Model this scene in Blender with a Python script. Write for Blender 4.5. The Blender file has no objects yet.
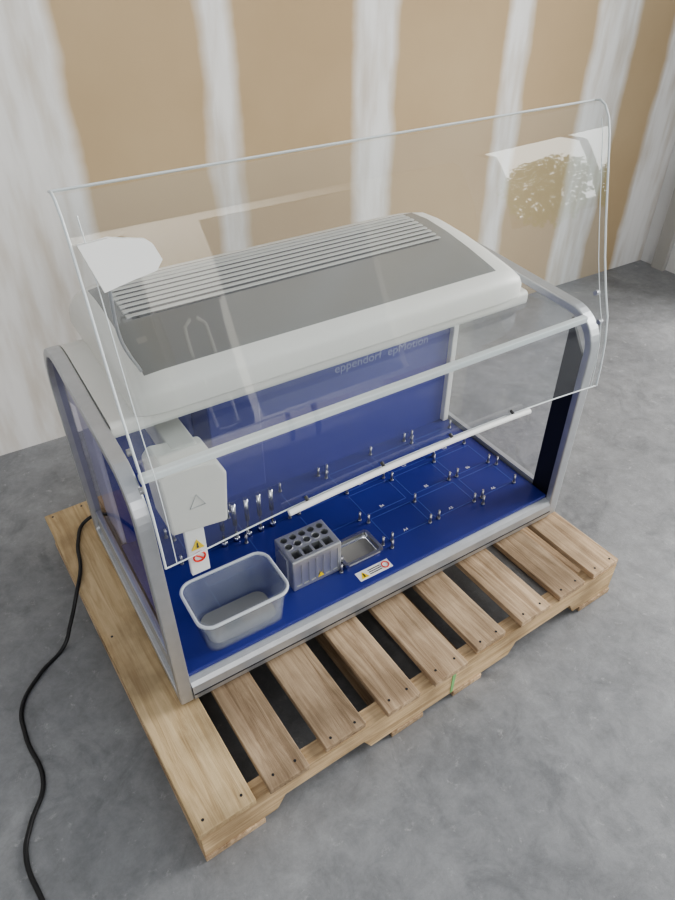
import bpy, bmesh, math, random
from mathutils import Vector, Matrix
random.seed(4)
S=bpy.context.scene
Z0=0.125   # pallet height
try: S.view_settings.look='AgX - Medium High Contrast'
except Exception as ex: print(ex)

# ------------------------------------------------------------------ materials
def newmat(name):
    m=bpy.data.materials.new(name); m.use_nodes=True
    return m, m.node_tree.nodes, m.node_tree.links
def simple(name,col,rough=0.5,metal=0.0,spec=0.5,bump=0,bscale=200,var=0.0,vscale=8):
    m,n,l=newmat(name); b=n["Principled BSDF"]
    b.inputs["Base Color"].default_value=(*col,1); b.inputs["Roughness"].default_value=rough
    b.inputs["Metallic"].default_value=metal; b.inputs["Specular IOR Level"].default_value=spec
    tc=n.new("ShaderNodeTexCoord")
    if var>0:
        t=n.new("ShaderNodeTexNoise"); t.inputs["Scale"].default_value=vscale; t.inputs["Detail"].default_value=5
        l.new(tc.outputs["Object"],t.inputs["Vector"])
        r=n.new("ShaderNodeValToRGB")
        r.color_ramp.elements[0].position=.3; r.color_ramp.elements[1].position=.7
        r.color_ramp.elements[0].color=tuple(c*(1-var) for c in col)+(1,)
        r.color_ramp.elements[1].color=tuple(min(1,c*(1+var)) for c in col)+(1,)
        l.new(t.outputs["Fac"],r.inputs["Fac"]); l.new(r.outputs["Color"],b.inputs["Base Color"])
    if bump>0:
        t2=n.new("ShaderNodeTexNoise"); t2.inputs["Scale"].default_value=bscale
        l.new(tc.outputs["Object"],t2.inputs["Vector"])
        bp=n.new("ShaderNodeBump"); bp.inputs["Strength"].default_value=bump; bp.inputs["Distance"].default_value=.002
        l.new(t2.outputs["Fac"],bp.inputs["Height"]); l.new(bp.outputs["Normal"],b.inputs["Normal"])
    return m
def clear(name,tint=(.96,.98,.98),base=.07,haze=0.03,hazecol=(.9,.92,.95),rough=.02,edge=.9):
    """thin sheet: transparent + Schlick reflection (same from both sides) + light haze"""
    m,n,l=newmat(name); n.remove(n["Principled BSDF"])
    out=n["Material Output"]
    tr=n.new("ShaderNodeBsdfTransparent"); tr.inputs[0].default_value=(*tint,1)
    gl=n.new("ShaderNodeBsdfGlossy"); gl.inputs["Roughness"].default_value=rough
    df=n.new("ShaderNodeBsdfDiffuse"); df.inputs[0].default_value=(*hazecol,1)
    lw=n.new("ShaderNodeLayerWeight"); lw.inputs[0].default_value=.5
    pw=n.new("ShaderNodeMath"); pw.operation='POWER'; pw.inputs[1].default_value=5; l.new(lw.outputs["Facing"],pw.inputs[0])
    fa=n.new("ShaderNodeMath"); fa.operation='MULTIPLY_ADD'; fa.inputs[1].default_value=edge-base; fa.inputs[2].default_value=base
    l.new(pw.outputs[0],fa.inputs[0])
    tc=n.new("ShaderNodeTexCoord"); ns=n.new("ShaderNodeTexNoise"); ns.inputs["Scale"].default_value=6; ns.inputs["Detail"].default_value=6
    l.new(tc.outputs["Object"],ns.inputs["Vector"])
    mm=n.new("ShaderNodeMath"); mm.operation='MULTIPLY'; mm.inputs[1].default_value=haze*2
    l.new(ns.outputs["Fac"],mm.inputs[0])
    m1=n.new("ShaderNodeMixShader"); m2=n.new("ShaderNodeMixShader")
    l.new(mm.outputs[0],m1.inputs[0]); l.new(tr.outputs[0],m1.inputs[1]); l.new(df.outputs[0],m1.inputs[2])
    l.new(fa.outputs[0],m2.inputs[0]); l.new(m1.outputs[0],m2.inputs[1]); l.new(gl.outputs[0],m2.inputs[2])
    l.new(m2.outputs[0],out.inputs["Surface"])
    return m
M={}
M['silver']=simple('brushed_aluminium',(.50,.51,.53),.38,.7,var=.05,vscale=30)
M['silverpaint']=simple('silver_paint',(.42,.43,.45),.42,.35)
M['slot']=simple('vent_shadow_grey',(.06,.06,.06),.6)
M['white']=simple('light_grey_plastic',(.70,.69,.65),.45,bump=.15,bscale=900)
M['covertop']=simple('grey_cover_plastic',(.22,.22,.21),.22)
M['rib']=simple('vent_rib_plastic',(.46,.46,.44),.4)
M['dark']=simple('black_plastic',(.015,.016,.02),.4)
M['blue']=simple('blue_enamel',(.025,.034,.21),.33,var=.08,vscale=6)
M['bluepanel']=simple('blue_back_panel',(.028,.036,.24),.4)
M['letter']=simple('faint_lettering',(.24,.26,.44),.5)
M['blueline']=simple('pale_blue_print',(.08,.12,.36),.5)
M['steel']=simple('polished_steel',(.65,.66,.68),.22,1.0)
M['pin']=simple('pin_steel',(.42,.42,.44),.3,.9)
M['clear']=clear('clear_acrylic',haze=.015,base=.12)
M['roofclear']=clear('roof_acrylic',haze=.02,base=.06)
M['sideglass']=clear('side_glass',tint=(.70,.70,.90),haze=.015,edge=.45,base=.05)
M['sideglass_r']=clear('side_glass_clear',tint=(.92,.93,.96),haze=.02,edge=.6,base=.05)
M['clearedge']=simple('acrylic_edge',(.66,.70,.71),.3)
M['tub']=clear('frosted_polypropylene',tint=(.93,.95,.97),haze=.15,hazecol=(.74,.78,.82),rough=.15,base=.07)
M['rack']=simple('brushed_rack_metal',(.58,.59,.60),.32,.75)
M['label']=simple('white_label',(.82,.82,.80),.5)
M['yellow']=simple('warning_yellow',(.85,.62,.02),.5)
M['red']=simple('prohibition_red',(.75,.05,.03),.5)
M['ink']=simple('black_ink',(.02,.02,.02),.5)
M['cable']=simple('black_rubber',(.012,.012,.013),.5)
M['green']=simple('green_marker',(.22,.45,.18),.8)

def wood(name,c1,c2,axis='y'):
    m,n,l=newmat(name); b=n["Principled BSDF"]; b.inputs["Roughness"].default_value=.85
    b.inputs["Specular IOR Level"].default_value=.2
    tc=n.new("ShaderNodeTexCoord"); mp=n.new("ShaderNodeMapping")
    mp.inputs["Scale"].default_value=(22,1.3,22) if axis=='y' else (1.3,22,22)
    oi=n.new("ShaderNodeObjectInfo"); ad=n.new("ShaderNodeVectorMath"); ad.operation='ADD'
    l.new(tc.outputs["Object"],ad.inputs[0]); l.new(oi.outputs["Random"],ad.inputs[1])
    l.new(ad.outputs[0],mp.inputs["Vector"])
    t=n.new("ShaderNodeTexNoise"); t.inputs["Scale"].default_value=3; t.inputs["Detail"].default_value=10; t.inputs["Distortion"].default_value=.9; t.inputs["Roughness"].default_value=.65
    l.new(mp.outputs[0],t.inputs["Vector"])
    r=n.new("ShaderNodeValToRGB"); e=r.color_ramp.elements
    e[0].position=.32; e[1].position=.64; e[0].color=(*c1,1); e[1].color=(*c2,1)
    l.new(t.outputs["Fac"],r.inputs["Fac"])
    t3=n.new("ShaderNodeTexNoise"); t3.inputs["Scale"].default_value=6; t3.inputs["Detail"].default_value=8
    l.new(ad.outputs[0],t3.inputs["Vector"])
    mx=n.new("ShaderNodeMix"); mx.data_type='RGBA'; mx.blend_type='MULTIPLY'; mx.inputs[0].default_value=.9
    r2=n.new("ShaderNodeValToRGB"); r2.color_ramp.elements[0].position=.38; r2.color_ramp.elements[1].position=.56
    r2.color_ramp.elements[0].color=(.62,.61,.60,1); r2.color_ramp.elements[1].color=(1,1,1,1)
    l.new(t3.outputs["Fac"],r2.inputs["Fac"])
    l.new(r.outputs["Color"],mx.inputs[6]); l.new(r2.outputs["Color"],mx.inputs[7])
    hs=n.new("ShaderNodeHueSaturation"); mr=n.new("ShaderNodeMapRange"); mr.inputs[3].default_value=.80; mr.inputs[4].default_value=1.18
    l.new(oi.outputs["Random"],mr.inputs[0]); l.new(mr.outputs[0],hs.inputs["Value"]); l.new(mx.outputs[2],hs.inputs["Color"])
    l.new(hs.outputs[0],b.inputs["Base Color"])
    bp=n.new("ShaderNodeBump"); bp.inputs["Strength"].default_value=.6; bp.inputs["Distance"].default_value=.003
    l.new(t.outputs["Fac"],bp.inputs["Height"]); l.new(bp.outputs["Normal"],b.inputs["Normal"])
    return m
M['wood']=wood('weathered_pine',(.29,.20,.125),(.58,.44,.30))
M['woodlight']=wood('fresh_pine',(.48,.34,.19),(.72,.56,.35))
M['woodx']=wood('pine_stringer',(.37,.255,.145),(.65,.49,.31),'x')

# ------------------------------------------------------------------ helpers
def empty(name,loc=(0,0,0),rotz=0):
    e=bpy.data.objects.new(name,None); S.collection.objects.link(e); e.location=loc; e.rotation_euler=(0,0,rotz)
    e.empty_display_size=.05
    return e
def obj_from_bm(bm,name,mat,parent=None,smooth=False):
    me=bpy.data.meshes.new(name); bmesh.ops.recalc_face_normals(bm,faces=bm.faces); bm.to_mesh(me); bm.free()
    if mat is not None: me.materials.append(mat)
    if smooth:
        for p in me.polygons: p.use_smooth=True
    o=bpy.data.objects.new(name,me); S.collection.objects.link(o)
    if parent: o.parent=parent
    return o
def box(name,a,b,mat,parent=None,bevel=0,seg=3):
    bm=bmesh.new(); bmesh.ops.create_cube(bm,size=1)
    for v in bm.verts:
        v.co=Vector([(a[i]+b[i])/2+v.co[i]*(b[i]-a[i]) for i in range(3)])
    if bevel>0: bmesh.ops.bevel(bm,geom=bm.edges[:],offset=bevel,segments=seg,affect='EDGES',profile=.5)
    return obj_from_bm(bm,name,mat,parent,smooth=False)
def prism(name,pts,x0,x1,mat,parent=None,axis='x',bevel=0,seg=3,smooth=False):
    bm=bmesh.new()
    def P(p,t):
        return {'x':(t,p[0],p[1]),'y':(p[0],t,p[1]),'z':(p[0],p[1],t)}[axis]
    A=[bm.verts.new(P(p,x0)) for p in pts]; B=[bm.verts.new(P(p,x1)) for p in pts]
    bm.faces.new(A); bm.faces.new(B)
    k=len(pts)
    for i in range(k): bm.faces.new((A[i],A[(i+1)%k],B[(i+1)%k],B[i]))
    if bevel>0:
        bmesh.ops.recalc_face_normals(bm,faces=bm.faces)
        es=[e for e in bm.edges if len(e.link_faces)==2 and e.calc_face_angle(0)>.6]
        bmesh.ops.bevel(bm,geom=es,offset=bevel,segments=seg,affect='EDGES',profile=.5)
    return obj_from_bm(bm,name,mat,parent,smooth)
def sheet(name,pts,x,mat,parent):
    bm=bmesh.new(); bm.faces.new([bm.verts.new((x,p[0],p[1])) for p in pts])
    return obj_from_bm(bm,name,mat,parent)
def rounded(corners,seg=8):
    out=[]; k=len(corners)
    for i in range(k):
        p=Vector(corners[i][:2]); q=Vector(corners[i-1][:2]); s=Vector(corners[(i+1)%k][:2]); r=corners[i][2]
        if r<=0: out.append(tuple(p)); continue
        d1=(q-p).normalized(); d2=(s-p).normalized()
        ang=d1.angle(d2); t=r/math.tan(ang/2); c=p+(d1+d2).normalized()*(r/math.sin(ang/2))
        a=p+d1*t-c; b=p+d2*t-c
        th=a.angle_signed(b)
        for j in range(seg+1):
            f=-th*j/seg
            v=Matrix.Rotation(f,2)@a
            out.append(tuple(c+v))
    return out
def ringprism(name,outer,inner,x0,x1,mat,parent,axis='x'):
    bm=bmesh.new()
    def P(p,t): return {'x':(t,p[0],p[1]),'z':(p[0],p[1],t)}[axis]
    L=[[bm.verts.new(P(p,t)) for p in pl] for pl,t in ((outer,x0),(outer,x1),(inner,x1),(inner,x0))]
    k=len(outer)
    for a in range(4):
        b=(a+1)%4
        for i in range(k):
            j=(i+1)%k; bm.faces.new((L[a][i],L[a][j],L[b][j],L[b][i]))
    o=obj_from_bm(bm,name,mat,parent)
    md=o.modifiers.new('bev','BEVEL'); md.width=.003; md.segments=2; md.limit_method='ANGLE'; md.angle_limit=.9
    return o
def tube(name,pts,r,mat,parent=None,smooth=True,cyc=False):
    c=bpy.data.curves.new(name,'CURVE'); c.dimensions='3D'; c.bevel_depth=r; c.bevel_resolution=4; c.use_fill_caps=True; c.resolution_u=10
    if smooth:
        s=c.splines.new('BEZIER'); s.bezier_points.add(len(pts)-1)
        for bp,p in zip(s.bezier_points,pts):
            bp.co=p; bp.handle_left_type=bp.handle_right_type='AUTO'
    else:
        s=c.splines.new('POLY'); s.points.add(len(pts)-1)
        for sp,p in zip(s.points,pts): sp.co=(*p,1)
    s.use_cyclic_u=cyc
    c.materials.append(mat)
    o=bpy.data.objects.new(name,c); S.collection.objects.link(o)
    if parent: o.parent=parent
    return o
def cyl(name,x,y,z0,z1,r,mat,parent,seg=20,r2=None):
    bm=bmesh.new(); bmesh.ops.create_cone(bm,cap_ends=True,segments=seg,radius1=r,radius2=r if r2 is None else r2,depth=z1-z0)
    for v in bm.verts: v.co+=Vector((x,y,(z0+z1)/2))
    o=obj_from_bm(bm,name,mat,parent)
    for p in o.data.polygons: p.use_smooth=len(p.vertices)==4
    return o
def text(name,body,loc,size,rot,mat,parent):
    c=bpy.data.curves.new(name,'FONT'); c.body=body; c.size=size; c.extrude=.0002; c.materials.append(mat)
    o=bpy.data.objects.new(name,c); S.collection.objects.link(o); o.location=loc; o.rotation_euler=rot; o.parent=parent
    return o
def cut(o,cutter):
    md=o.modifiers.new('b','BOOLEAN'); md.operation='DIFFERENCE'; md.object=cutter; md.solver='EXACT'
    bpy.context.view_layer.update()
    dg=bpy.context.evaluated_depsgraph_get()
    me=bpy.data.meshes.new_from_object(o.evaluated_get(dg)); o.modifiers.remove(md)
    old=o.data; o.data=me; me.name=old.name
    bpy.data.objects.remove(cutter,do_unlink=True)

# ------------------------------------------------------------------ room
def floor_mat():
    m,n,l=newmat('stained_concrete'); b=n["Principled BSDF"]
    tc=n.new("ShaderNodeTexCoord")
    def noise(sc,det,dist=0,rough=.6):
        t=n.new("ShaderNodeTexNoise"); t.inputs["Scale"].default_value=sc; t.inputs["Detail"].default_value=det
        t.inputs["Distortion"].default_value=dist; t.inputs["Roughness"].default_value=rough
        l.new(tc.outputs["Object"],t.inputs["Vector"]); return t
    a=noise(2.2,12,.5,.70); c=noise(16,12,.3,.8)
    r=n.new("ShaderNodeValToRGB"); e=r.color_ramp.elements
    e[0].position=.30; e[0].color=(.165,.17,.178,1); e[1].position=.70; e[1].color=(.29,.295,.302,1)
    el=r.color_ramp.elements.new(.5); el.color=(.23,.235,.243,1)
    l.new(a.outputs["Fac"],r.inputs["Fac"])
    r2=n.new("ShaderNodeValToRGB"); r2.color_ramp.elements[0].position=.3; r2.color_ramp.elements[1].position=.7
    r2.color_ramp.elements[0].color=(.72,.72,.72,1); r2.color_ramp.elements[1].color=(1.22,1.22,1.22,1)
    l.new(c.outputs["Fac"],r2.inputs["Fac"])
    mx=n.new("ShaderNodeMix"); mx.data_type='RGBA'; mx.blend_type='MULTIPLY'; mx.inputs[0].default_value=1
    l.new(r.outputs["Color"],mx.inputs[6]); l.new(r2.outputs["Color"],mx.inputs[7])
    v=noise(30,6,.3,.75); rs=n.new("ShaderNodeValToRGB"); rs.color_ramp.elements[0].position=.60; rs.color_ramp.elements[1].position=.68
    rs.color_ramp.elements[1].color=(.5,.5,.5,1)
    l.new(v.outputs["Fac"],rs.inputs["Fac"])
    m2=n.new("ShaderNodeMix"); m2.data_type='RGBA'; m2.inputs[7].default_value=(.42,.42,.42,1)
    l.new(rs.outputs["Color"],m2.inputs[0]); l.new(mx.outputs[2],m2.inputs[6])
    v3=noise(4.3,9,1.0,.72); rd=n.new("ShaderNodeValToRGB"); rd.color_ramp.elements[0].position=.55; rd.color_ramp.elements[1].position=.68
    rd.color_ramp.elements[1].color=(.48,.48,.48,1)
    l.new(v3.outputs["Fac"],rd.inputs["Fac"])
    m3=n.new("ShaderNodeMix"); m3.data_type='RGBA'; m3.inputs[7].default_value=(.10,.105,.112,1)
    l.new(rd.outputs["Color"],m3.inputs[0]); l.new(m2.outputs[2],m3.inputs[6])
    l.new(m3.outputs[2],b.inputs["Base Color"])
    rr=n.new("ShaderNodeMapRange"); rr.inputs[3].default_value=.25; rr.inputs[4].default_value=.6
    l.new(c.outputs["Fac"],rr.inputs[0]); l.new(rr.outputs[0],b.inputs["Roughness"])
    bp=n.new("ShaderNodeBump"); bp.inputs["Strength"].default_value=.25; bp.inputs["Distance"].default_value=.004
    l.new(c.outputs["Fac"],bp.inputs["Height"]); l.new(bp.outputs["Normal"],b.inputs["Normal"])
    return m
box('floor',(-4,-6,-.1),(6,1.9,0),floor_mat())

def drywall_mat():
    m,n,l=newmat('taped_drywall'); b=n["Principled BSDF"]; b.inputs["Roughness"].default_value=.9
    b.inputs["Specular IOR Level"].default_value=.15
    tc=n.new("ShaderNodeTexCoord"); sp=n.new("ShaderNodeSeparateXYZ"); l.new(tc.outputs["Object"],sp.inputs[0])
    mp=n.new("ShaderNodeMapping"); mp.inputs["Scale"].default_value=(1.5,1,2.2); l.new(tc.outputs["Object"],mp.inputs[0])
    ns=n.new("ShaderNodeTexNoise"); ns.inputs["Scale"].default_value=1.6; ns.inputs["Detail"].default_value=4; l.new(mp.outputs[0],ns.inputs["Vector"])
    off=n.new("ShaderNodeMath"); off.operation='MULTIPLY_ADD'; off.inputs[1].default_value=.08; off.inputs[2].default_value=-.04
    l.new(ns.outputs["Fac"],off.inputs[0])
    xx=n.new("ShaderNodeMath"); xx.operation='ADD'; l.new(sp.outputs[0],xx.inputs[0]); l.new(off.outputs[0],xx.inputs[1])
    def band(c,w,s_=.04):
        s=n.new("ShaderNodeMath"); s.operation='SUBTRACT'; l.new(xx.outputs[0],s.inputs[0]); s.inputs[1].default_value=c
        a=n.new("ShaderNodeMath"); a.operation='ABSOLUTE'; l.new(s.outputs[0],a.inputs[0])
        r=n.new("ShaderNodeMapRange"); r.inputs[1].default_value=w-.008; r.inputs[2].default_value=w-.008+s_
        r.inputs[3].default_value=1; r.inputs[4].default_value=0; l.new(a.outputs[0],r.inputs[0]); return r
    bands=[band(c,w) for c,w in ((-1.95,2.24),(.755,.036),(1.315,.070),(1.93,.046),(2.46,.10),(3.15,.33))]
    cur=bands[0].outputs[0]
    for q in bands[1:]:
        mxx=n.new("ShaderNodeMath"); mxx.operation='MAXIMUM'; l.new(cur,mxx.inputs[0]); l.new(q.outputs[0],mxx.inputs[1]); cur=mxx.outputs[0]
    mp2=n.new("ShaderNodeMapping"); mp2.inputs["Scale"].default_value=(9,1,1.6); l.new(tc.outputs["Object"],mp2.inputs[0])
    n2=n.new("ShaderNodeTexNoise"); n2.inputs["Scale"].default_value=2; n2.inputs["Detail"].default_value=6; l.new(mp2.outputs[0],n2.inputs["Vector"])
    r2=n.new("ShaderNodeMapRange"); r2.inputs[1].default_value=.3; r2.inputs[2].default_value=.55; r2.inputs[3].default_value=.68; r2.inputs[4].default_value=.96
    l.new(n2.outputs["Fac"],r2.inputs[0])
    mu=n.new("ShaderNodeMath"); mu.operation='MULTIPLY'; l.new(cur,mu.inputs[0]); l.new(r2.outputs[0],mu.inputs[1])
    n3=n.new("ShaderNodeTexNoise"); n3.inputs["Scale"].default_value=1.3; n3.inputs["Detail"].default_value=7; l.new(tc.outputs["Object"],n3.inputs["Vector"])
    pr=n.new("ShaderNodeValToRGB"); pr.color_ramp.elements[0].position=.3; pr.color_ramp.elements[1].position=.7
    pr.color_ramp.elements[0].color=(.42,.315,.195,1); pr.color_ramp.elements[1].color=(.49,.38,.245,1)
    l.new(n3.outputs["Fac"],pr.inputs["Fac"])
    wr=n.new("ShaderNodeValToRGB"); wr.color_ramp.elements[0].position=.3; wr.color_ramp.elements[1].position=.65
    wr.color_ramp.elements[0].color=(.62,.605,.58,1); wr.color_ramp.elements[1].color=(.75,.745,.735,1)
    l.new(n2.outputs["Fac"],wr.inputs["Fac"])
    mx=n.new("ShaderNodeMix"); mx.data_type='RGBA'
    l.new(mu.outputs[0],mx.inputs[0]); l.new(pr.outputs["Color"],mx.inputs[6]); l.new(wr.outputs["Color"],mx.inputs[7])
    l.new(mx.outputs[2],b.inputs["Base Color"])
    return m
def wy(x): return 1.286-.0218*(x+.175)
bm=bmesh.new()
pts=[(-4,wy(-4)),(3.04,wy(3.04)),(3.04,wy(3.04)+.12),(-4,wy(-4)+.12)]
A=[bm.verts.new((*p,0)) for p in pts]; B=[bm.verts.new((*p,3.2)) for p in pts]
bm.faces.new(A); bm.faces.new(B)
for i in range(4): bm.faces.new((A[i],A[(i+1)%4],B[(i+1)%4],B[i]))
obj_from_bm(bm,'wall_back',drywall_mat())
wallpaint=simple('primed_wall',(.66,.655,.65),.85,var=.06,vscale=3)
box('wall_right',(3.04,.55,0),(3.16,1.33,3.2),wallpaint)
box('trim_1',(3.012,1.06,0),(3.038,1.13,3.2),simple('corner_bead',(.40,.39,.37),.7))
graywall=simple('far_wall_paint',(.72,.71,.68),.9)
box('wall_left',(-4.12,-6,0),(-4,1.5,3.2),graywall)
wf=empty('wall_front')
for i,(x0,x1,z0,z1) in enumerate([(-4,-2.2,0,3.2),(-2.2,6,2.6,3.2),(-2.2,6,0,.9),(-.9,.2,.9,2.6),(1.6,2.4,.9,2.6),(4.4,6,.9,2.6)]):
    box('panel_%d'%i,(x0,-6.12,z0),(x1,-6,z1),graywall,wf)
# work table with boxes, opposite the machine (seen only as reflections in the hood)
tb=empty('folding_table',(1.05,-3.15,0))
box('top',(-.65,-.3,.76),(.65,.3,.79),M['white'],tb,.005)
for i,(x,y) in enumerate([(-.58,-.24),(.58,-.24),(-.58,.24),(.58,.24)]): box('leg_%d'%i,(x-.015,y-.015,0),(x+.015,y+.015,.76),M['silverpaint'],tb)
rb=empty('recycling_bin',(1.07,-3.1,.79))
binblue=simple('bin_blue',(.01,.02,.10),.5)
prism('body',[(-.17,0),(.17,0),(.20,.30),(-.20,.30)],-.13,.13,binblue,rb,'y',.01)
box('rim',(-.21,-.14,.29),(.21,.14,.31),binblue,rb,.008)
for k in range(3):
    a0=math.pi/2+k*2*math.pi/3
    tube('recycle_arrow_%d'%k,[(.075*math.cos(a0+t),.136,.16+.075*math.sin(a0+t)) for t in (.25,1.0,1.8)],.010,M['label'],rb,False)
ec=empty('equipment_case',(.74,-3.1,.79))
box('shell',(-.10,-.12,0),(.10,.12,.30),M['dark'],ec,.012)
box('latch',(-.03,.12,.18),(.03,.128,.21),M['steel'],ec)
tube('handle',[(-.05,0,.30),(-.05,0,.33),(.05,0,.33),(.05,0,.30)],.008,M['dark'],ec,False)

# ------------------------------------------------------------------ pallet
pal=empty('wooden_pallet',(-.075,-.25,Z0),math.radians(1.8))
xs=[(-.015,.105),(.135,.225),(.27,.37),(.42,.508),(.55,.645),(.685,.775),(.825,.922),(.958,1.05),(1.085,1.182)]
for i,(a,b) in enumerate(xs):
    o=box('deck_board_%d'%i,(a,random.uniform(-.006,.006),-.018),(b,1.01+random.uniform(-.006,.006),-.001),M['woodlight'] if i in (0,) else M['wood'],pal,.002,2)
    o.rotation_euler=(0,0,random.uniform(-.004,.004))
    for yy in (.02,.51,.99):
        for xx in (a+.02,b-.02):
            cyl('nail',xx,yy,-.004,-.0006,.003,M['dark'],pal,8)
for i,y in enumerate((.004,.49,.968)):
    prof=[(-.01,-.109)]
    for s in (.15,.80):
        prof+=[(s,-.109),(s+.02,-.072),(s+.215,-.072),(s+.235,-.109)]
    prof+=[(1.178,-.109),(1.178,-.018),(-.01,-.018)]
    prism('stringer_%d'%i,prof,y,y+.038,M['woodx'],pal,'y')
for i,(a,b) in enumerate([(-.012,.12),(.44,.53),(.62,.71),(1.06,1.18)]):
    box('bottom_board_%d'%i,(a,0,-.125),(b,1.01,-.109),M['wood'],pal,.002,2)
prism('green_mark',[(.612,-.105),(.619,-.104),(.622,-.02),(.611,-.022)],.0025,.0042,M['green'],pal,'y')

# ------------------------------------------------------------------ machine
W=empty('liquid_handling_workstation',(0,0,Z0))
def frame(nm,x0,x1):
    o=rounded([(0,.004,.012),(0,.612,.095),(.62,.65,.19),(.62,.004,.012)],10)
    t=.020
    i_=rounded([(t,.004+t,.006),(t,.612-t,.076),(.62-t,.65-t,.168),(.62-t,.004+t,.006)],10)
    ringprism(nm,o,i_,x0,x1,M['silver'],W)
    return i_
inner=frame('side_frame_left',-.016,.012)
frame('side_frame_right',1.056,1.086)
sheet('side_window_left',inner,-.003,M['sideglass'],W)
sheet('side_window_right',inner,1.071,M['sideglass_r'],W)
prism('post_liner_right',[(.018,.03),(.075,.03),(.075,.585),(.018,.50)],1.060,1.067,M['dark'],W)
prism('post_liner_left',[(.018,.03),(.035,.03),(.035,.57),(.018,.50)],.003,.008,M['dark'],W)
box('lower_side_left',(-.006,.020,.024),(.008,.598,.085),M['silverpaint'],W)
box('lower_side_right',(1.062,.020,.024),(1.076,.598,.085),M['silverpaint'],W)
box('base',(.013,.012,.012),(1.056,.6,.058),M['silverpaint'],W,.004)
prism('front_beam',[(0,.010),(-.004,.030),(.0,.052),(.006,.062),(.018,.066),(.03,.066),(.03,.010)],.013,1.056,M['silver'],W)
box('front_beam_seam',(.013,-.0045,.0295),(1.056,-.003,.0325),M['dark'],W)
box('deck',(.014,.02,.058),(1.056,.455,.075),M['blue'],W,.002,2)
for i,(x,y) in enumerate([(.02,.03),(1.05,.03),(.02,.58),(1.05,.58)]):
    cyl('foot_%d'%i,x,y,0,.012,.016,M['dark'],W)
box('tower',(.02,.46,.058),(1.05,.598,.50),M['white'],W,.01)
box('back_panel',(.03,.450,.075),(1.035,.459,.60),M['bluepanel'],W)
box('corner_pillar',(1.034,.434,.075),(1.053,.46,.60),M['white'],W,.003)
text('panel_lettering','eppendorf  epMotion',(.645,.4492,.372),.036,(math.pi/2,0,0),M['letter'],W)
box('roof_rail',(.014,.028,.592),(1.056,.044,.607),M['clearedge'],W,.003)
def hsheet(name,x0,y0,x1,y1,z,mat):
    bm=bmesh.new(); bm.faces.new([bm.verts.new(c) for c in ((x0,y0,z),(x1,y0,z),(x1,y1,z),(x0,y1,z))])
    return obj_from_bm(bm,name,mat,W)
hsheet('roof_window',.014,.044,1.056,.165,.605,M['roofclear'])
hsheet('roof_window_right',1.0,.165,1.056,.45,.605,M['roofclear'])
prism('roof_body',rounded([(.165,.60,.0),(.165,.628,.01),(.612,.644,.18),(.612,.42,.0)],8),.013,1.0,M['white'],W)
cp=[(.15,.626),(.150,.665),(.160,.684),(.185,.694),(.20,.698),(.28,.715),(.36,.728),(.44,.735),(.50,.732),(.55,.715),(.585,.68),(.60,.626)]
def cover():
    bm=bmesh.new()
    X0,X1=.058,.975
    N=[(0,.0),(.004,.35),(.014,.62),(.035,.86),(.07,.97),(.12,1.0)]
    stations=[(X0+d,f) for d,f in N]+[(X1-d,f) for d,f in reversed(N)]
    loops=[]
    for x,f in stations:
        lp=[]
        for (y,z) in cp:
            zz=.640+(z-.640)*(.45+.55*f) if z>.64 else z
            yc=.375; yy=yc+(y-yc)*(1-.10*(1-f))
            lp.append(bm.verts.new((x,yy,zz)))
        loops.append(lp)
    for a,b in zip(loops,loops[1:]):
        for i in range(len(cp)):
            j=(i+1)%len(cp); bm.faces.new((a[i],a[j],b[j],b[i]))
    bm.faces.new(loops[0]); bm.faces.new(loops[-1])
    o=obj_from_bm(bm,'top_cover',M['white'],W,smooth=True)
    o.data.materials.append(M['covertop'])
    for p in o.data.polygons:
        c=p.center
        if .188<c.y<.5 and c.z>.68 and .10<c.x<.92: p.material_index=1
    md=o.modifiers.new('b','BEVEL'); md.width=.004; md.segments=2; md.limit_method='ANGLE'; md.angle_limit=.9
    md=o.modifiers.new('w','WEIGHTED_NORMAL')
cover()
def cz(y):
    for (a,b),(c,d) in zip(cp,cp[1:]):
        if a<=y<=c and c>a: return b+(d-b)*(y-a)/(c-a)
    return .7
for i in range(9):
    y=.335+i*.017
    box('vent_slot_%d'%i,(.13,y,cz(y)-.004),(.86,y+.006,cz(y)+.0010),M['slot'],W)
    box('vent_rib_%d'%i,(.12,y+.006,cz(y)-.004),(.87,y+.017,cz(y)+.0030),M['rib'],W,.0015,2)

box('carriage_back',(.245,.33,.205),(.37,.448,.585),M['bluepanel'],W,.004)
box('arm_beam',(.095,.12,.515),(.145,.45,.570),M['white'],W,.004)
prism('arm_housing',[(.053,.425),(.163,.410),(.173,.525),(.158,.560),(.063,.575),(.048,.56)],.06,.15,M['white'],W,'y',.006)
box('arm_mast',(.085,.10,.26),(.125,.112,.425),M['label'],W,.002,2)
prism('warning_triangle',[(.092,.330),(.120,.330),(.106,.356)],.0985,.0998,M['yellow'],W,'y')
prism('warning_triangle_ink',[(.1035,.334),(.1085,.334),(.107,.348),(.105,.348)],.0978,.0984,M['ink'],W,'y')
tube('prohibition_ring',[(.106+.012*math.cos(t*math.pi/6),.098,.308+.012*math.sin(t*math.pi/6)) for t in range(12)],.0018,M['red'],W,cyc=True)
tube('prohibition_bar',[(.098,.098,.316),(.114,.098,.300)],.0016,M['red'],W,False)
tube('housing_mark',[(.094,.0595,.475),(.124,.0595,.475),(.109,.0595,.503)],.0009,M['silverpaint'],W,False,True)

for i in range(5):
    x=.235+i*.034; y=.335
    cyl('tool_%d_tip'%i,x,y-.02,.085,.16,.003,M['steel'],W,12)
    cyl('tool_%d_body'%i,x,y-.02,.13,.20,.006,M['steel'],W,14)
    cyl('tool_%d_base'%i,x,y-.02,.075,.09,.008,M['steel'],W,14)

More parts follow.
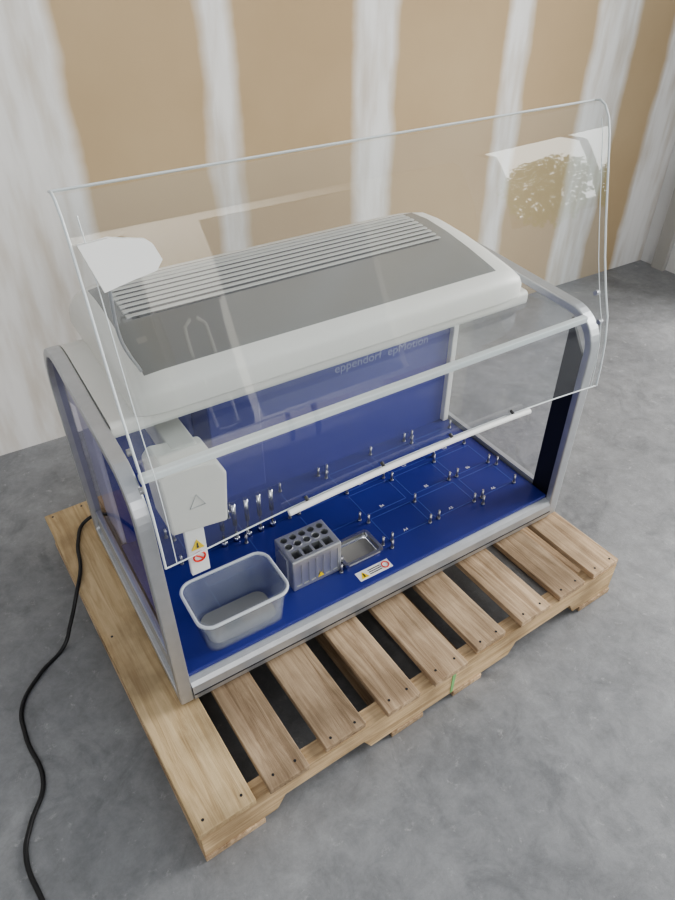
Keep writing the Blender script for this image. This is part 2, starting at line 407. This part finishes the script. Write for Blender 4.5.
gx=[.135,.285,.435,.585,.735,.885,1.03]; gy=[.10,.205,.31,.415]
for i in range(6):
    for j in range(3):
        a,b=gx[i]+.01,gx[i+1]-.01; c,d=gy[j]+.008,gy[j+1]-.008
        k=.0008
        for q,(p0,p1) in enumerate([((a,c),(b,c+k*2)),((a,d-k*2),(b,d)),((a,c),(a+k*2,d)),((b-k*2,c),(b,d))]):
            if q%2==0 or i>2:
                box('deck_line',(p0[0],p0[1],.0749),(p1[0],p1[1],.0753),M['blueline'],W)
        if i>2:
            text('deck_text','ABC'[j]+str(i+1),(a+.05,c+.006,.0751),.012,(0,0,0),M['label'],W)
for i,x in enumerate(gx):
    for j,y in enumerate(gy):
        if x<.4 and y<.3: continue
        for dx,dy in ((-.014,.004),(.014,.004),(0,-.016)):
            if random.random()<.3: continue
            px,py=x+dx,y+dy
            if px>1.04: continue
            cyl('deck_pin',px,py,.075,.104,.0032,M['pin'],W,12)
            cyl('deck_pin_base',px,py,.075,.079,.005,M['pin'],W,12)
box('deck_label',(.458,.034,.0749),(.552,.062,.0756),M['label'],W)
prism('deck_label_triangle',[(.464,.038),(.486,.038),(.475,.058)],.0756,.0760,M['yellow'],W,'z')
prism('deck_label_triangle_ink',[(.473,.041),(.477,.041),(.4765,.052),(.4735,.052)],.0760,.0763,M['ink'],W,'z')
tube('deck_label_ring',[(.538+.009*math.cos(t*math.pi/6),.048+.009*math.sin(t*math.pi/6),.0765) for t in range(12)],.0014,M['red'],W,cyc=True)
for k in range(3):
    box('deck_label_line_%d'%k,(.490,.041+k*.006,.0756),(.525,.0435+k*.006,.0759),M['ink'],W)

# ---------------- open hood
prof=[(.150,1.026),(.136,1.029),(.122,1.022),(.108,1.003),(.097,.973),(.078,.90),(.058,.82),(.036,.74),(.012,.67),(-.008,.62),(-.020,.56),(-.026,.50),(-.028,.45)]
def lidgrid(name,x0,x1,mat,nx=48):
    bm=bmesh.new(); rows=[]
    for k,(y,z) in enumerate(prof):
        row=[]
        for i in range(nx+1):
            x=x0+(x1-x0)*i/nx
            zz=z
            if k==len(prof)-1:
                u=(x-.55)/.52; zz=z+.028*max(0,1-u*u)
            row.append(bm.verts.new((x,y,zz)))
        rows.append(row)
    for a,b in zip(rows,rows[1:]):
        for i in range(nx): bm.faces.new((a[i],a[i+1],b[i+1],b[i]))
    return obj_from_bm(bm,name,mat,W,smooth=True)
lidgrid('hood_glass',.010,1.070,M['clear'])
tube('hood_top_edge',[(.010,.150,1.026),(1.070,.150,1.026)],.0022,M['clearedge'],W,False)
for nm,x in (('left',.010),('right',1.070)):
    tube('hood_edge_'+nm,[(x,y,z) for y,z in prof],.0022,M['clearedge'],W,False)
    tube('hood_inner_edge_'+nm,[(x+(.02 if nm=='left' else -.02),y,z) for y,z in prof[3:]],.0009,M['clearedge'],W,False)
hb=[(.242+.595*i/14,-.040,.452+.028*max(0,1-(((.242+.595*i/14)-.55)/.52)**2)) for i in range(15)]
tube('hood_handle',hb,.0062,M['label'],W)
for i in (1,5,9,13):
    x,y,z=hb[i]; tube('handle_standoff_%d'%i,[(x,-.026,z+.007),(x,-.040,z)],.0035,M['slot'],W,False)
tube('hood_lower_edge',[(.01+1.06*i/30,-.028,.45+.028*max(0,1-((.01+1.06*i/30-.55)/.52)**2)) for i in range(31)],.0016,M['clearedge'],W,False)
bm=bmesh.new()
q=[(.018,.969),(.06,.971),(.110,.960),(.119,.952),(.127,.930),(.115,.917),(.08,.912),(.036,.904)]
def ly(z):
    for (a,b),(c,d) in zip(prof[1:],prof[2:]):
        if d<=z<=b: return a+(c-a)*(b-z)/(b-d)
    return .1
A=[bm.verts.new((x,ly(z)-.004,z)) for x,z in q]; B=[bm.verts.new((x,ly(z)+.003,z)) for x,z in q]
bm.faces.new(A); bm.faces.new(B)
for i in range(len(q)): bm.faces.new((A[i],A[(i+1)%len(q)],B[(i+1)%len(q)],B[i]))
obj_from_bm(bm,'hood_white_plate',M['label'],W)  # thin white plate set into the hood sheet at upper left
tube('hood_stay',[(.045,.085,.905),(.055,.13,.80),(.09,.19,.70)],.0028,M['silver'],W)
for nm,x in (('left',.010),('right',1.070)):
    for k,(y,z) in enumerate([(.004,.60),(.03,.66)]):
        bm=bmesh.new(); bmesh.ops.create_cone(bm,cap_ends=True,segments=16,radius1=.006,radius2=.006,depth=.010)
        o=obj_from_bm(bm,'hinge_%s_%d'%(nm,k),M['pin'],W); o.location=(x,y+.004,z); o.rotation_euler=(0,math.pi/2,0)

# ------------------------------------------------------------------ loose items on deck
DZ=Z0+.075
def rrect(x0,y0,x1,y1,r,seg=6):
    return rounded([(x0,y0,r),(x0,y1,r),(x1,y1,r),(x1,y0,r)],seg)
def tub(name,x0,y0,x1,y1,h,r,taper,mat,wall=.003,lip=.006,z=DZ,matin=None):
    e=empty(name,((x0+x1)/2,(y0+y1)/2,z))
    w,d=(x1-x0)/2,(y1-y0)/2
    bm=bmesh.new(); L=[]
    spec=[(taper,0),(taper*.55,h*.45),(0,h-.012),(0,h-.008),(-lip,h-.006),(-lip,h),(wall,h),(wall+.001,h-.012),(taper*.55+wall,h*.45),(taper+wall,wall)]
    for ins,zz in spec:
        L.append([bm.verts.new((p[0],p[1],zz)) for p in rrect(-w+ins,-d+ins,w-ins,d-ins,max(.004,r-ins*.4))])
    k=len(L[0])
    for a,b in zip(L,L[1:]):
        for i in range(k): bm.faces.new((a[i],a[(i+1)%k],b[(i+1)%k],b[i]))
    bm.faces.new(L[0]); bm.faces.new(L[-1])
    obj_from_bm(bm,'shell',mat,e,smooth=False)
    return e
t=tub('plastic_waste_tub',.066,.028,.268,.160,.102,.028,.010,M['tub'])
ringprism('rim',rrect(-.108,-.073,.108,.073,.034),rrect(-.101,-.066,.101,.066,.028),.097,.104,simple('tub_rim_plastic',(.64,.67,.70),.3),t,'z')
prism('liner',rrect(-.080,-.045,.080,.045,.025),.004,.006,simple('tub_liner',(.24,.24,.235),.7),t,'z')
tr=tub('reagent_tray',.446,.078,.552,.155,.022,.010,.006,M['steel'],wall=.005,lip=.003)
box('liner',(-.044,-.029,.005),(.044,.029,.008),simple('tray_liner',(.25,.24,.22),.5),tr,.002,2)
rk=empty('tube_rack',(.374,.137,DZ))
body=box('body',(-.065,-.046,0),(.065,.045,.097),M['rack'],rk,.003,2)
bm=bmesh.new()
def addcyl(x,y,r):
    g=bmesh.ops.create_cone(bm,cap_ends=True,segments=20,radius1=r,radius2=r,depth=.06)
    for v in g['verts']: v.co+=Vector((x,y,.095))
for i in range(5): addcyl(-.048+i*.024,.028,.0085)
for i in range(5): addcyl(-.048+i*.024,.004,.0092)
def addbox(x0,y0,z0,x1,y1,z1):
    g=bmesh.ops.create_cube(bm,size=1)
    for v in g['verts']: v.co=Vector(((x0+x1)/2+v.co.x*(x1-x0),(y0+y1)/2+v.co.y*(y1-y0),(z0+z1)/2+v.co.z*(z1-z0)))
for i in range(4): addbox(-.054+i*.0275,-.036,.05,-.054+i*.0275+.021,-.013,.12)
for i in range(6): addbox(-.057+i*.0195,-.055,.012,-.057+i*.0195+.014,-.0435,.082)
ct=obj_from_bm(bm,'cutter',None,rk)
try: cut(body,ct)
except Exception as ex: print(ex)
for s in (-1,1): box('side_clip_%d'%(s+1),(s*.0665-.0015,-.02,.01),(s*.0665+.0015,.02,.085),M['rack'],rk)
for i in range(4):
    tube('collar_%d'%i,[(-.048+i*.024+.0095*math.cos(t*math.pi/5),.004+.0095*math.sin(t*math.pi/5),.0975) for t in range(10)],.0009,M['silver'],rk,cyc=True)
prism('tag',[(.0,.014),(.016,.014),(.008,.028)],-.0468,-.0458,M['yellow'],rk,'y')

tube('power_cable',[(.03,.61,Z0+.05),(-.03,.66,Z0+.012),(-.068,.60,Z0+.006),(-.09,.50,Z0+.006),(-.118,.44,Z0-.004),(-.160,.41,.05),(-.19,.392,.008),(-.26,.345,.005),(-.315,.28,.005),(-.325,.20,.005),(-.318,.07,.005),(-.36,.0,.005),(-.38,-.05,.005),(-.372,-.15,.005),(-.34,-.32,.005)],.0048,M['cable'])

# ------------------------------------------------------------------ light
w=bpy.data.worlds.new('World'); S.world=w; w.use_nodes=True
bg=w.node_tree.nodes["Background"]; bg.inputs[0].default_value=(.91,.95,1,1); bg.inputs[1].default_value=.62
def area(name,loc,target,sx,sy,e,col=(1,1,1)):
    d=bpy.data.lights.new(name,'AREA'); d.shape='RECTANGLE'; d.size=sx; d.size_y=sy; d.energy=e; d.color=col
    o=bpy.data.objects.new(name,d); S.collection.objects.link(o); o.location=loc
    o.rotation_euler=(Vector(target)-Vector(loc)).to_track_quat('-Z','Y').to_euler()
    return o
LW=Vector((4.7,-2.55,1.75))
wl=area('window_light',LW,(.7,.6,.6),2.0,1.3,38,(.97,1,.96))
bpy.context.view_layer.update()
wn=empty('window_1'); wn.matrix_world=wl.matrix_world.copy()
fr=simple('window_frame_paint',(.5,.5,.5),.6)
for i,x in enumerate((-1.02,-.34,.34,1.02)): box('upright_%d'%i,(x-.03,-.67,-.08),(x+.03,.67,-.03),fr,wn)
for i,y in enumerate((-.67,.67)): box('crossbar_%d'%i,(-1.05,y-.03,-.08),(1.05,y+.03,-.03),fr,wn)
# added leaf clusters break up the lamp's hood reflection, like trees outside
bm=bmesh.new(); rr=random.Random(3)
for cx,cy,cr,n_ in ((-.70,-.35,.36,2600),(-.05,-.55,.30,1800),(.62,-.28,.42,3200)):
    for k in range(n_):
        an=rr.uniform(0,6.28); rad=cr*math.sqrt(rr.random())*rr.uniform(.8,1.1)
        u=cx+rad*math.cos(an); vv=cy+rad*math.sin(an)
        if abs(u)>1.1: continue
        c=Vector((u,vv,-.12-rr.random()*.1)); r=.020*rr.uniform(.6,1.3); an=rr.uniform(0,6.28)
        d1=Vector((math.cos(an),math.sin(an),rr.uniform(-.4,.4)))*r; d2=Vector((-math.sin(an),math.cos(an),rr.uniform(-.4,.4)))*r*.55
        bm.faces.new([bm.verts.new(c+p) for p in (-d1,d2,d1,-d2)])
obj_from_bm(bm,'reflection_leaves',simple('leaf_green',(.30,.50,.16),.6),wn)
area('unseen_side_light',(5.0,-.75,2.1),(.8,.2,.4),2.0,2.2,290,(1,.98,.95))  # added main lamp at right, kept out of the hood's reflections
area('window_light_left',(-.6,-5.6,2.0),(.5,.6,.4),2.2,1.6,70,(.97,.98,1))
area('rear_wall_fill',(1.6,-4.3,3.1),(1.6,-6,.9),3.5,.6,220,(1,.98,.94))  # unseen fill lamp, added to brighten the wall that the hood reflects

# ------------------------------------------------------------------ camera
cam=bpy.data.cameras.new('camera'); co=bpy.data.objects.new('camera',cam); S.collection.objects.link(co)
co.location=(-.1555,-.8331,1.317+Z0)
co.rotation_euler=(math.radians(90-38.46),0,math.radians(57.74-90))
cam.sensor_fit='VERTICAL'; cam.sensor_height=36; cam.lens=27.04
cam.clip_start=.02
S.camera=co
